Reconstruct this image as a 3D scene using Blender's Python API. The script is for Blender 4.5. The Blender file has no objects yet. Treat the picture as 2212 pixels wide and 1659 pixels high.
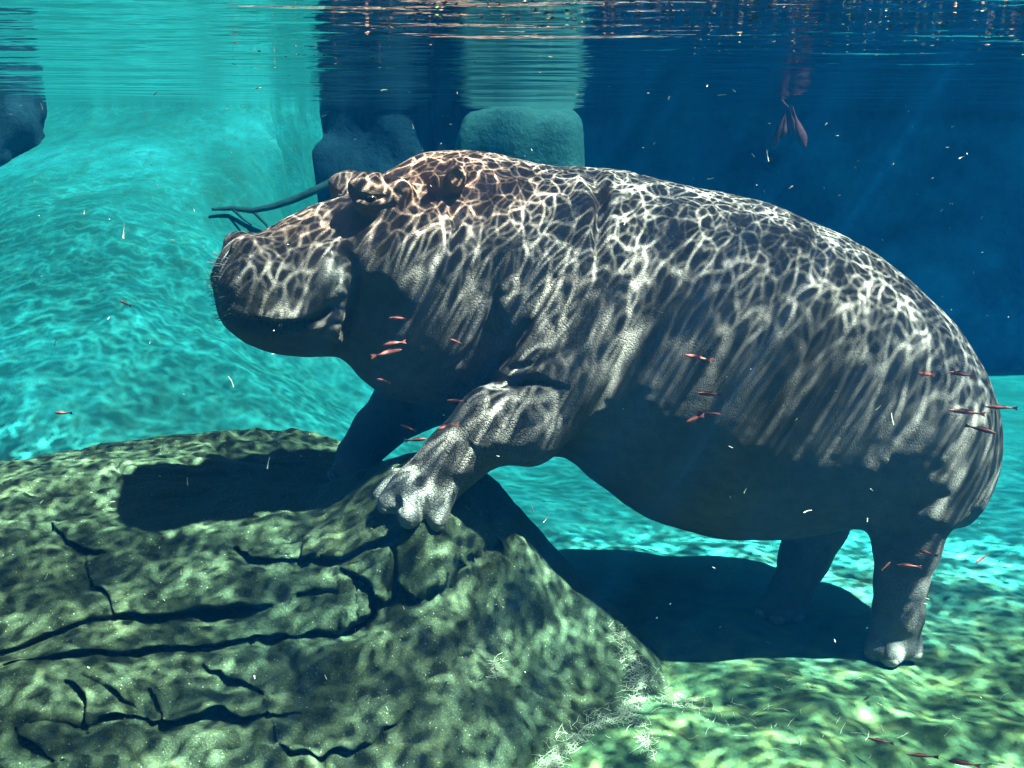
import bpy, bmesh, math, random
import numpy as np
from mathutils import Vector, Matrix

random.seed(7)
rng = np.random.default_rng(7)
scene = bpy.context.scene
COL = scene.collection

# ------------------------------------------------------------------ camera
CAM = np.array([0.0, -4.15, 2.025])
PITCH = math.radians(12.9)
FPX = 2218.0                       # focal length in pixels of a 2212 x 1659 picture
cam_data = bpy.data.cameras.new('camera')
cam_data.sensor_width = 36.0
cam_data.lens = 36.0 * FPX / 2212.0
cam_data.clip_start = 0.05
cam_data.clip_end = 200.0
cam = bpy.data.objects.new('camera', cam_data)
cam.location = CAM
cam.rotation_euler = (math.radians(90) - PITCH, 0, 0)
COL.objects.link(cam)
scene.camera = cam

# ------------------------------------------------------------------ light
SUN_TRAVEL = Vector((-0.53, 0.18, -1.0)).normalized()
up = -SUN_TRAVEL
world = bpy.data.worlds.new('World')
scene.world = world
world.use_nodes = True
wn = world.node_tree.nodes
wl = world.node_tree.links
sky = wn.new('ShaderNodeTexSky')
sky.sky_type = 'NISHITA'
sky.sun_disc = False
sky.sun_elevation = math.asin(up.z)
sky.sun_rotation = math.atan2(up.x, up.y)
wl.new(sky.outputs[0], wn['Background'].inputs[0])
wn['Background'].inputs[1].default_value = 0.05
sun_d = bpy.data.lights.new('sun', 'SUN')
sun_d.energy = 5.0
sun_d.angle = math.radians(0.8)
sun_d.color = (1.0, 0.90, 0.80)
sun = bpy.data.objects.new('sun', sun_d)
sun.rotation_euler = SUN_TRAVEL.to_track_quat('-Z', 'Y').to_euler()
sun.location = (4, -1, 8)
COL.objects.link(sun)

scene.view_settings.view_transform = 'Standard'
scene.view_settings.look = 'None'
scene.view_settings.gamma = 1.0
scene.view_settings.exposure = 0.6
scene.render.engine = 'CYCLES'
cy = scene.cycles
cy.use_denoising = True
try:
    cy.denoiser = 'OPENIMAGEDENOISE'
except Exception:
    pass
cy.max_bounces = 6
cy.diffuse_bounces = 3
cy.glossy_bounces = 3
cy.transmission_bounces = 2
cy.volume_bounces = 0
cy.transparent_max_bounces = 12
cy.sample_clamp_indirect = 4.0
cy.caustics_reflective = False
cy.caustics_refractive = False

WATER_Z = 2.34

# ------------------------------------------------------------------ helpers
def ray(u, v):
    a = (u - 1106.0) / FPX
    b = (829.5 - v) / FPX
    return np.array([a, b * math.sin(PITCH) + math.cos(PITCH), b * math.cos(PITCH) - math.sin(PITCH)])

def at_y(u, v, y):
    """the point seen at (u, v) of the photograph, standing at world depth y"""
    d = ray(u, v)
    return CAM + d * ((y - CAM[1]) / d[1])

def at_z(u, v, z):
    d = ray(u, v)
    return CAM + d * ((z - CAM[2]) / d[2])

def project(p):
    q = p - CAM
    s, c = math.sin(PITCH), math.cos(PITCH)
    f = q[..., 1] * c - q[..., 2] * s
    w = q[..., 1] * s + q[..., 2] * c
    return 1106.0 + FPX * q[..., 0] / f, 829.5 - FPX * w / f

def tag(o, label=None, cat=None, group=None, kind=None):
    if label: o['label'] = label
    if cat: o['category'] = cat
    if group: o['group'] = group
    if kind: o['kind'] = kind
    return o

def obj(name, me, mat=None, parent=None):
    o = bpy.data.objects.new(name, me)
    COL.objects.link(o)
    if mat and me is not None and not me.materials:
        me.materials.append(mat)
    if parent: o.parent = parent
    return o

def empty(name, loc):
    o = bpy.data.objects.new(name, None)
    o.empty_display_size = 0.1
    o.location = loc
    COL.objects.link(o)
    return o

def mesh_np(name, verts, faces, smooth=True):
    me = bpy.data.meshes.new(name)
    verts = np.asarray(verts, dtype=np.float32)
    faces = np.asarray(faces, dtype=np.int32)
    n = faces.shape[1]
    me.vertices.add(len(verts))
    me.vertices.foreach_set('co', verts.ravel())
    me.loops.add(faces.size)
    me.loops.foreach_set('vertex_index', faces.ravel())
    me.polygons.add(len(faces))
    me.polygons.foreach_set('loop_start', np.arange(0, faces.size, n, dtype=np.int32))
    me.update(calc_edges=True)
    me.polygons.foreach_set('use_smooth', np.full(len(faces), smooth))
    me.validate()
    return me

def hash3(i, j, k, seed):
    n = (i * 374761393 + j * 668265263 + k * 2147483647 + seed * 1274126177) & 0xffffffff
    n = ((n ^ (n >> 13)) * 1274126177) & 0xffffffff
    n = n ^ (n >> 16)
    return (n & 0xffff) / 65535.0 * 2 - 1

def vnoise(p, freq, seed=0):
    q = np.asarray(p, dtype=np.float64) * freq
    i = np.floor(q).astype(np.int64)
    f = q - i
    f = f * f * (3 - 2 * f)
    out = 0
    for dx in (0, 1):
        wx = f[..., 0] if dx else 1 - f[..., 0]
        for dy in (0, 1):
            wy = f[..., 1] if dy else 1 - f[..., 1]
            for dz in (0, 1):
                wz = f[..., 2] if dz else 1 - f[..., 2]
                out = out + wx * wy * wz * hash3(i[..., 0] + dx, i[..., 1] + dy, i[..., 2] + dz, seed)
    return out

def fbm(p, freq, octaves=4, seed=0, gain=0.5):
    s, a = 0, 1.0
    for o in range(octaves):
        s = s + a * vnoise(p, freq * 2 ** o, seed + o * 17)
        a *= gain
    return s

def sstep(a, b, x):
    t = np.clip((x - a) / (b - a), 0, 1)
    return t * t * (3 - 2 * t)

def polyline_dist(px, py, pts, vals=None):
    """distance of points to a 2-D polyline, the value interpolated along it and the side (+ left of travel)"""
    best = np.full(px.shape, 1e9)
    val = np.zeros(px.shape)
    side = np.zeros(px.shape)
    for k in range(len(pts) - 1):
        ax, ay = pts[k][:2]
        bx, by = pts[k + 1][:2]
        dx, dy = bx - ax, by - ay
        L2 = dx * dx + dy * dy + 1e-12
        t = np.clip(((px - ax) * dx + (py - ay) * dy) / L2, 0, 1)
        qx, qy = px - ax - t * dx, py - ay - t * dy
        d = np.hypot(qx, qy)
        m = d < best
        best = np.where(m, d, best)
        side = np.where(m, np.sign(dx * qy - dy * qx), side)
        if vals is not None:
            val = np.where(m, vals[k] + (vals[k + 1] - vals[k]) * t, val)
    return best, val, side

def tps(ctrl, reg=1e-3):
    c = np.asarray(ctrl, dtype=np.float64)
    P = c[:, :2]
    n = len(P)
    r = np.linalg.norm(P[:, None] - P[None], axis=2)
    K = np.where(r > 0, r * r * np.log(r + 1e-12), 0) + reg * np.eye(n)
    Q = np.hstack([np.ones((n, 1)), P])
    A = np.block([[K, Q], [Q.T, np.zeros((3, 3))]])
    sol = np.linalg.solve(A, np.concatenate([c[:, 2], np.zeros(3)]))
    def f(x, y):
        out = sol[n] + sol[n + 1] * x + sol[n + 2] * y
        for k in range(n):
            rr = np.hypot(x - P[k, 0], y - P[k, 1])
            out = out + sol[k] * rr * rr * np.log(rr + 1e-12)
        return out
    return f

def grid_mesh(name, x0, x1, y0, y1, step, fn, keep=None):
    nx = int(round((x1 - x0) / step)) + 1
    ny = int(round((y1 - y0) / step)) + 1
    X, Y = np.meshgrid(np.linspace(x0, x1, nx), np.linspace(y0, y1, ny))
    V = fn(X, Y)
    idx = np.arange(nx * ny).reshape(ny, nx)
    F = np.stack([idx[:-1, :-1], idx[:-1, 1:], idx[1:, 1:], idx[1:, :-1]], -1)
    if keep is not None:
        k = keep(V)
        kk = k[:-1, :-1] | k[:-1, 1:] | k[1:, 1:] | k[1:, :-1]
        F = F[kk]
    F = F.reshape(-1, 4)
    V = V.reshape(-1, 3)
    used = np.unique(F)
    remap = np.full(len(V), -1)
    remap[used] = np.arange(len(used))
    return mesh_np(name, V[used], remap[F])

# ------------------------------------------------------------------ materials
class NT:
    def __init__(s, name):
        s.mat = bpy.data.materials.new(name)
        s.mat.use_nodes = True
        s.t = s.mat.node_tree
        s.n = s.t.nodes
        s.l = s.t.links
        s.out = s.n['Material Output']
        s.b = s.n['Principled BSDF']
    def add(s, typ, ins=None, **props):
        nd = s.n.new(typ)
        for k, v in props.items(): setattr(nd, k, v)
        for k, v in (ins or {}).items():
            if isinstance(v, bpy.types.NodeSocket): s.l.new(v, nd.inputs[k])
            else: nd.inputs[k].default_value = v
        return nd
    def math(s, op, a, b=None, c=None, clamp=False):
        ins = {0: a}
        if b is not None: ins[1] = b
        if c is not None: ins[2] = c
        return s.add('ShaderNodeMath', ins, operation=op, use_clamp=clamp).outputs[0]
    def coord(s, kind='Object', scale=None):
        o = s.add('ShaderNodeTexCoord').outputs[kind]
        if scale is not None:
            o = s.add('ShaderNodeMapping', {0: o, 3: scale}).outputs[0]
        return o
    def noise(s, vec, scale, detail=4, rough=0.55, out=0):
        return s.add('ShaderNodeTexNoise', {'Vector': vec, 'Scale': scale, 'Detail': detail, 'Roughness': rough}).outputs[out]
    def ramp(s, fac, stops):
        r = s.add('ShaderNodeValToRGB', {0: fac})
        e = r.color_ramp.elements
        while len(e) < len(stops): e.new(0.5)
        for k, (p, c) in enumerate(stops):
            e[k].position = p
            e[k].color = (c[0], c[1], c[2], 1) if len(c) == 3 else c
        return r.outputs[0]
    def mix(s, fac, a, b, blend='MIX'):
        m = s.add('ShaderNodeMix', data_type='RGBA', blend_type=blend)
        for k, v in ((0, fac), (6, a), (7, b)):
            if isinstance(v, bpy.types.NodeSocket): s.l.new(v, m.inputs[k])
            else: m.inputs[k].default_value = v if not isinstance(v, tuple) or len(v) == 4 else (*v, 1)
        return m.outputs[2]
    def bump(s, height, strength=0.5, dist=0.01, normal=None):
        ins = {'Height': height, 'Strength': strength, 'Distance': dist}
        if normal is not None: ins['Normal'] = normal
        return s.add('ShaderNodeBump', ins).outputs[0]
    def finish(s, color=None, rough=0.8, spec=0.2, normal=None):
        if color is not None:
            if isinstance(color, bpy.types.NodeSocket): s.l.new(color, s.b.inputs['Base Color'])
            else: s.b.inputs['Base Color'].default_value = (*color, 1)
        if isinstance(rough, bpy.types.NodeSocket): s.l.new(rough, s.b.inputs['Roughness'])
        else: s.b.inputs['Roughness'].default_value = rough
        s.b.inputs['Specular IOR Level'].default_value = spec
        if normal is not None: s.l.new(normal, s.b.inputs['Normal'])
        return s.mat

def voro_edge(t, vec, scale, rand=1.0):
    return t.add('ShaderNodeTexVoronoi', {'Vector': vec, 'Scale': scale, 'Randomness': rand}, feature='DISTANCE_TO_EDGE').outputs['Distance']

def mat_water():
    """water surface: a mirror beyond the critical angle; where light passes, a painted net stands in for caustics"""
    t = NT('water_surface')
    t.n.remove(t.b)
    P = t.coord('Object')
    w1 = t.add('ShaderNodeTexNoise', {'Vector': P, 'Scale': 2.6, 'Detail': 2.0, 'Roughness': 0.5}).outputs['Color']
    w2 = t.add('ShaderNodeTexNoise', {'Vector': P, 'Scale': 10.0, 'Detail': 1.0, 'Roughness': 0.5}).outputs['Color']
    def warp(amt1, amt2):
        a = t.add('ShaderNodeVectorMath', {0: w1, 1: (0.5, 0.5, 0.5)}, operation='SUBTRACT').outputs[0]
        a = t.add('ShaderNodeVectorMath', {0: a, 'Scale': amt1}, operation='SCALE').outputs[0]
        b = t.add('ShaderNodeVectorMath', {0: w2, 1: (0.5, 0.5, 0.5)}, operation='SUBTRACT').outputs[0]
        b = t.add('ShaderNodeVectorMath', {0: b, 'Scale': amt2}, operation='SCALE').outputs[0]
        c = t.add('ShaderNodeVectorMath', {0: a, 1: b}, operation='ADD').outputs[0]
        return t.add('ShaderNodeVectorMath', {0: P, 1: c}, operation='ADD').outputs[0]
    def net(vec, scale, width, sharp):
        d = voro_edge(t, vec, scale)
        x = t.math('DIVIDE', d, width)
        x = t.math('POWER', x, sharp)
        return t.math('DIVIDE', 1.0, t.math('ADD', x, 1.0))
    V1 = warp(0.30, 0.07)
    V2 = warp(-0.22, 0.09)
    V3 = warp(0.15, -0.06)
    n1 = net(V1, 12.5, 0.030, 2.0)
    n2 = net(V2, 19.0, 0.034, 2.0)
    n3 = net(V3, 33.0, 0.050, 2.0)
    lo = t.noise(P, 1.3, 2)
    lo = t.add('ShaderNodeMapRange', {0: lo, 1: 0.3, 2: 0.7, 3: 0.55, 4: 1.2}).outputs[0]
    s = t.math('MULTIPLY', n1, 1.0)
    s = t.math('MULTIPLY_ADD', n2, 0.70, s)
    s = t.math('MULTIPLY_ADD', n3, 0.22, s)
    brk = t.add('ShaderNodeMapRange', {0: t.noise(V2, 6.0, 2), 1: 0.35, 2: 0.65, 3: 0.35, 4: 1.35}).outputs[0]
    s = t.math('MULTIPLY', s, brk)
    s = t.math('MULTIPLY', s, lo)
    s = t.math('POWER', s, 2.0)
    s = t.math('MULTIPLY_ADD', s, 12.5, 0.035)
    # farther out the painted light net runs in long crests across the pool
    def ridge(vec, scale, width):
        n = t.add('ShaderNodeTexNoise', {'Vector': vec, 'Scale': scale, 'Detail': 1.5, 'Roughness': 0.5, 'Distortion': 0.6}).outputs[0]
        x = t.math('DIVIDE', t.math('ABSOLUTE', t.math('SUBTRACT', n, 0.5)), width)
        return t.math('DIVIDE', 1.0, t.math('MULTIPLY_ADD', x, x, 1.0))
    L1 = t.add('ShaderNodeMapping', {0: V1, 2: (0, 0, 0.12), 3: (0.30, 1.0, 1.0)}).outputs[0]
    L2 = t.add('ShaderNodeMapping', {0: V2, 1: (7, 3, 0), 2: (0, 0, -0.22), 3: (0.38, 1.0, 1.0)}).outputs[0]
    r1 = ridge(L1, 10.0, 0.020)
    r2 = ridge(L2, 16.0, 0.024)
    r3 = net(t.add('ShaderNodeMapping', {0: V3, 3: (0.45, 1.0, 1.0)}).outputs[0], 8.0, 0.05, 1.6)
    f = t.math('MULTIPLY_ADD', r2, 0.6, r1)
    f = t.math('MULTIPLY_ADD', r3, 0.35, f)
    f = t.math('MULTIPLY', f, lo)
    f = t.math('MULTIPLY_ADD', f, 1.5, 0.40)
    net_fade = t.add('ShaderNodeMapRange', {0: t.add('ShaderNodeSeparateXYZ', {0: P}).outputs[1], 1: 1.3, 2: 3.2, 3: 0.0, 4: 0.75}, interpolation_type='SMOOTHSTEP').outputs[0]
    f = t.add('ShaderNodeMix', {0: net_fade, 2: f, 3: 1.45}, data_type='FLOAT').outputs[0]
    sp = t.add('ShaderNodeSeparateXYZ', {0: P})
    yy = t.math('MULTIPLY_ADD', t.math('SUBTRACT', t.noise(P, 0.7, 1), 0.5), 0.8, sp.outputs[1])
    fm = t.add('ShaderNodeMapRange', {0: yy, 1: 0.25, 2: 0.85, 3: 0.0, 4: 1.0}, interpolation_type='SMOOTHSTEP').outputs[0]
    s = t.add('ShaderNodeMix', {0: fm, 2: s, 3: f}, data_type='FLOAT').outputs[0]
    tr = t.add('ShaderNodeBsdfTransparent', {0: t.add('ShaderNodeCombineColor', {0: s, 1: s, 2: s}).outputs[0]})  # net of light painted into the transmission colour, not focused by ripples
    # ripples for the mirror
    M = t.add('ShaderNodeMapping', {0: P, 3: (0.45, 1.5, 1.0)}).outputs[0]
    h1 = t.noise(M, 1.8, 2.5, 0.55)
    h2 = t.noise(t.add('ShaderNodeMapping', {0: P, 3: (0.9, 1.5, 1.0)}).outputs[0], 12.0, 2, 0.5)
    hh = t.math('MULTIPLY_ADD', h2, 0.06, h1)
    nm = t.bump(hh, 0.9, 0.07)
    gl = t.add('ShaderNodeBsdfGlossy', {'Color': (0.96, 0.98, 0.98, 1), 'Roughness': 0.07, 'Normal': nm})
    fr = t.add('ShaderNodeFresnel', {'IOR': 1.33})
    mx = t.add('ShaderNodeMixShader', {0: fr.outputs[0], 1: tr.outputs[0], 2: gl.outputs[0]})
    t.l.new(mx.outputs[0], t.out.inputs['Surface'])
    return t.mat

def mat_floor():
    t = NT('pool_floor')
    P = t.coord('Object')
    n1 = t.noise(P, 1.1, 5, 0.6)
    n2 = t.noise(P, 9.0, 5, 0.65)
    n3 = t.noise(P, 70.0, 3, 0.6)
    c = t.ramp(n1, [(0.32, (0.010, 0.165, 0.155)), (0.55, (0.015, 0.265, 0.265)), (0.72, (0.025, 0.36, 0.39))])  # teal bottom, with the water's blue scatter put into its colour too
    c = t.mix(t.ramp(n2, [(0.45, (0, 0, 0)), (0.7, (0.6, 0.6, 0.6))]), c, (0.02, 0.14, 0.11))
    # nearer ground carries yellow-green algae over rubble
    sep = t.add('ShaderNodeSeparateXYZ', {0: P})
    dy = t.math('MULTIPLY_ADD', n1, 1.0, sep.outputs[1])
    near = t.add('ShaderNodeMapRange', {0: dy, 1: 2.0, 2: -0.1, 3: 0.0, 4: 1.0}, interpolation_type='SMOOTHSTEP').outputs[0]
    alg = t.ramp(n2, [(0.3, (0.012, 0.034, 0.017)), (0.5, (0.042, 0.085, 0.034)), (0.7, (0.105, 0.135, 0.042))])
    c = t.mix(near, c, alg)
    hgt = t.math('MULTIPLY_ADD', n3, 0.3, n2)
    return t.finish(c, 0.85, 0.15, t.bump(hgt, 0.6, 0.02))

def mat_rock():
    t = NT('algae_rock')
    P = t.coord('Object')
    n1 = t.noise(P, 1.8, 5, 0.6)
    n2 = t.noise(P, 7.0, 6, 0.65)
    n3 = t.noise(P, 60.0, 4, 0.7)
    c = t.ramp(n2, [(0.28, (0.006, 0.012, 0.005)), (0.5, (0.022, 0.034, 0.013)), (0.72, (0.060, 0.068, 0.025))])
    c = t.mix(t.ramp(n1, [(0.4, (0, 0, 0)), (0.65, (0.75, 0.75, 0.75))]), c, (0.016, 0.040, 0.019))
    vo = t.add('ShaderNodeTexVoronoi', {'Vector': P, 'Scale': 95.0}, feature='F1')
    pick0 = t.add('ShaderNodeSeparateColor', {0: vo.outputs['Color']})
    grain = t.math('LESS_THAN', vo.outputs['Distance'], t.math('MULTIPLY', pick0.outputs[1], 0.24))
    pick = t.add('ShaderNodeSeparateColor', {0: vo.outputs['Color']})
    grain = t.math('MULTIPLY', grain, t.math('GREATER_THAN', pick.outputs[0], 0.72))
    c = t.mix(grain, c, (0.32, 0.34, 0.24))
    n4 = t.noise(P, 190.0, 2, 0.6)
    c = t.mix(t.ramp(n4, [(0.5, (0, 0, 0)), (0.68, (0.7, 0.7, 0.7))]), c, (0.10, 0.115, 0.05))
    c = t.mix(t.ramp(n3, [(0.42, (0.55, 0.55, 0.55)), (0.6, (0, 0, 0))]), c, (0.02, 0.03, 0.02))
    h = t.math('MULTIPLY_ADD', n3, 0.5, n2)
    return t.finish(c, 0.85, 0.2, t.bump(h, 0.7, 0.02))

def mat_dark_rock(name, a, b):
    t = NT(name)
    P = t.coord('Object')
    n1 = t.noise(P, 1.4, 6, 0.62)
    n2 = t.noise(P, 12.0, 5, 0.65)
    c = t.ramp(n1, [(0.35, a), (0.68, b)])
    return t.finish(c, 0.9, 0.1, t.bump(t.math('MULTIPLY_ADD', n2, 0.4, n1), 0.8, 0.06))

def mat_skin():
    t = NT('hippo_skin')
    P = t.coord('Object')
    n1 = t.noise(P, 2.2, 4, 0.55)
    n2 = t.noise(P, 18.0, 4, 0.6)
    wv = t.add('ShaderNodeTexNoise', {'Vector': P, 'Scale': 9.0, 'Detail': 2.0}).outputs['Color']
    wv = t.add('ShaderNodeVectorMath', {0: wv, 'Scale': 0.05}, operation='SCALE').outputs[0]
    W = t.add('ShaderNodeVectorMath', {0: P, 1: wv}, operation='ADD').outputs[0]
    cr = voro_edge(t, W, 75.0)
    crack = t.add('ShaderNodeMapRange', {0: cr, 1: 0.0, 2: 0.14, 3: 0.0, 4: 1.0}).outputs[0]
    fine = voro_edge(t, W, 150.0)
    finec = t.add('ShaderNodeMapRange', {0: fine, 1: 0.0, 2: 0.2, 3: 0.0, 4: 1.0}).outputs[0]
    c = t.ramp(n1, [(0.3, (0.090, 0.076, 0.068)), (0.55, (0.130, 0.108, 0.096)), (0.75, (0.175, 0.140, 0.122))])
    c = t.mix(t.ramp(n2, [(0.4, (0, 0, 0)), (0.7, (0.5, 0.5, 0.5))]), c, (0.055, 0.046, 0.042))
    ro = t.add('ShaderNodeAttribute', attribute_name='rosy').outputs['Fac']
    c = t.mix(t.math('MULTIPLY', ro, 0.8), c, (0.27, 0.125, 0.08))
    # paler worn skin on lip corners and feet comes from a painted mask on the mesh
    at = t.add('ShaderNodeAttribute', attribute_name='pale')
    pale = t.math('MULTIPLY', at.outputs['Fac'], t.add('ShaderNodeMapRange', {0: n2, 1: 0.3, 2: 0.6, 3: 0.6, 4: 1.0}).outputs[0])
    c = t.mix(pale, c, (0.36, 0.34, 0.31))
    crk = t.add('ShaderNodeAttribute', attribute_name='crackle').outputs['Fac']
    dark = t.math('MULTIPLY', t.math('SUBTRACT', 1.0, crack), t.math('MULTIPLY_ADD', crk, 0.5, 0.12))
    c = t.mix(dark, c, (0.022, 0.017, 0.015))
    at2 = t.add('ShaderNodeAttribute', attribute_name='spots')
    sp = t.add('ShaderNodeTexVoronoi', {'Vector': P, 'Scale': 46.0}, feature='F1').outputs['Distance']
    sp = t.math('MULTIPLY', t.math('LESS_THAN', sp, 0.30), t.math('MULTIPLY', at2.outputs['Fac'], 0.7))
    c = t.mix(sp, c, (0.02, 0.018, 0.017))
    h = t.math('MULTIPLY_ADD', finec, 0.3, t.math('MULTIPLY', crack, t.math('MULTIPLY_ADD', crk, 0.9, 0.25)))
    h = t.math('MULTIPLY_ADD', n2, 0.7, h)
    return t.finish(c, 0.75, 0.12, t.bump(h, 0.55, 0.008))

def mat_plain(name, col, rough=0.6, spec=0.3, var=0.3, scale=20.0):
    t = NT(name)
    n = t.noise(t.coord('Object'), scale, 3)
    c = t.ramp(n, [(0.3, tuple(x * (1 - var) for x in col)), (0.7, tuple(min(1, x * (1 + var)) for x in col))])
    return t.finish(c, rough, spec)

M_WATER = mat_water()
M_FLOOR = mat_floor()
M_ROCK = mat_rock()
M_WALL = mat_dark_rock('haze_blue_rock', (0.010, 0.05, 0.19), (0.06, 0.22, 0.48))  # blue haze of the water is put into the wall colour
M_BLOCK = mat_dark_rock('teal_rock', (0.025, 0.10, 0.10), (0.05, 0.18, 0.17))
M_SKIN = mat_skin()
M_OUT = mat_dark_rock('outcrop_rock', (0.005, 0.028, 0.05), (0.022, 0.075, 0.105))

# ------------------------------------------------------------------ setting: pool floor with bank
def bank_height(X, Y):
    yb = 0.35 + 0.30 * np.sin(X * 1.1 + 0.6) + 0.15 * (X + 2.2)
    yb = np.where(X < -3.2, yb + 0.55 * (-3.2 - X), yb)
    p = np.clip((Y - yb) / 4.6, 0, 1)
    z = 2.75 * (0.75 * p + 0.25 * np.sin(p * math.pi / 2) ** 1.3) + 0.10 * np.sin(p * 9 + X) * p * (1 - p) * 4
    far = sstep(2.7, 3.5, Y)
    edge = -1.52 + 0.16 * vnoise(np.stack([Y, Y * 0 + 3.3, Y * 0], -1), 2.6, 15) + 0.07 * vnoise(np.stack([Y, X * .5, Y * 0], -1), 8.0, 16)
    hi = edge + 0.10 + 1.9 * (1 - far)
    lo = edge - 0.22 - 1.0 * (1 - far)
    right = 1 - sstep(0, 1, (X - lo) / (hi - lo))
    left = 1 - 0.5 * sstep(-3.9, -4.9, X) * sstep(2.0, 3.4, Y)
    return z * right * left

def floor_height(X, Y):
    p = np.stack([X, Y, np.zeros_like(X)], -1)
    z = bank_height(X, Y)
    z = z + 0.055 * fbm(p, 0.9, 3, 3) * sstep(-0.3, 0.8, np.abs(X - 1.5) + np.abs(Y)) + 0.012 * fbm(p, 5.0, 3, 9)
    z = z + 0.18 * sstep(-0.6, -3.4, X) * sstep(3.0, 0.6, Y)
    # rubble on the nearer ground
    near = sstep(-0.35, -1.0, Y) * sstep(0.1, 0.6, X)
    z = z + near * (0.05 * fbm(p, 3.2, 3, 21) + 0.02)
    return z

def floor_fn(X, Y):
    return np.stack([X, Y, floor_height(X, Y)], -1)

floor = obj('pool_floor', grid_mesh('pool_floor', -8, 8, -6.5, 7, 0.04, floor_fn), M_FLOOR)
tag(floor, 'teal pool bottom rising into a pale bank on one side', 'pool floor', kind='structure')

def rock_wall(name, p0, p1, z0, z1, mat, seed, amp=0.22, step=0.06):
    p0, p1 = np.array(p0, float), np.array(p1, float)
    L = np.linalg.norm(p1 - p0)
    dirv = (p1 - p0) / L
    nrm = np.array([dirv[1], -dirv[0]])
    def fn(S, Z):
        x = p0[0] + dirv[0] * S
        y = p0[1] + dirv[1] * S
        q = np.stack([x, y, Z], -1)
        d = amp * fbm(q, 0.9, 5, seed) + amp * 0.5 * np.abs(vnoise(q, 1.7, seed + 5))
        d = d - 0.12 * (Z - z0)
        return np.stack([x + nrm[0] * d, y + nrm[1] * d, Z], -1)
    me = grid_mesh(name, 0, L, z0, z1, step, fn)
    return obj(name, me, mat)

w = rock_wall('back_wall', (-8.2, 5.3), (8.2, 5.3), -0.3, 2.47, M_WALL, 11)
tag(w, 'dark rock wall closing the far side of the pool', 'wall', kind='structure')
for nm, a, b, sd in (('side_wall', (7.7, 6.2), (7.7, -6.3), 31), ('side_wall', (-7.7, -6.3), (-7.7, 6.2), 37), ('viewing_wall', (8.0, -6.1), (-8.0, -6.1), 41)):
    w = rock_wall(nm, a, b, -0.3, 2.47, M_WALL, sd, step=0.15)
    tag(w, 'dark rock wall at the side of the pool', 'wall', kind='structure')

# water surface
def water_fn(X, Y):
    p = np.stack([X, Y, np.zeros_like(X)], -1)
    return np.stack([X, Y, WATER_Z + 0.006 * vnoise(p, 1.1, 77)], -1)
water = obj('water_surface', grid_mesh('water_surface', -8.2, 8.2, -6.4, 7, 0.1, water_fn), M_WATER)
tag(water, 'rippled underside of the water surface mirroring the pool', 'water', kind='structure')

# ------------------------------------------------------------------ boulder in front
ROCK_PX = [(0,1000,4.30),(250,962,4.50),(450,937,4.65),(640,943,4.80),(730,962,4.78),(900,985,4.55),(1040,1010,4.18),
           (895,1140,3.47),(1000,1120,3.56),(835,1100,3.55),(760,1040,4.38),(500,1060,3.95),(250,1080,3.85),(0,1100,3.75),
           (700,1140,3.62),(450,1170,3.58),
           (100,1300,3.28),(400,1300,3.34),(700,1300,3.34),(900,1300,3.36),(1050,1250,3.50),
           (100,1500,2.95),(400,1500,3.0),(700,1500,3.02),(1000,1500,3.08),
           (100,1659,2.68),(400,1659,2.72),(700,1659,2.78),(1000,1659,2.92),
           (1200,1200,3.95),(1340,1350,3.80),(1250,1400,3.57),(1390,1490,3.55),(1100,1400,3.38),(1180,1650,3.07),(1290,1560,3.30)]
ctrl = [at_y(u, v, yc + CAM[1]) for u, v, yc in ROCK_PX]
ctrl += [np.array(p) for p in ((-1.4,1.15,.30),(-2.4,1.05,.25),(-.5,1.0,.12),(.15,.62,-.05),(.55,.1,-.15),(.85,-.55,-.3),(.6,-1.2,-.3),
                               (-3.3,.2,.35),(-3.5,-.8,.2),(-3.4,-1.6,-.1),(-1.5,-2.1,-.1),(-.5,-1.9,-.15),(.2,-1.6,-.3),(-2.6,-2.1,-.15),
                               (-1.5,1.6,-.1),(-2.6,1.6,-.1),(-.3,1.5,-.2),(-3.9,.5,-.1))]
rock_base = tps(ctrl, 2e-3)

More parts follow.
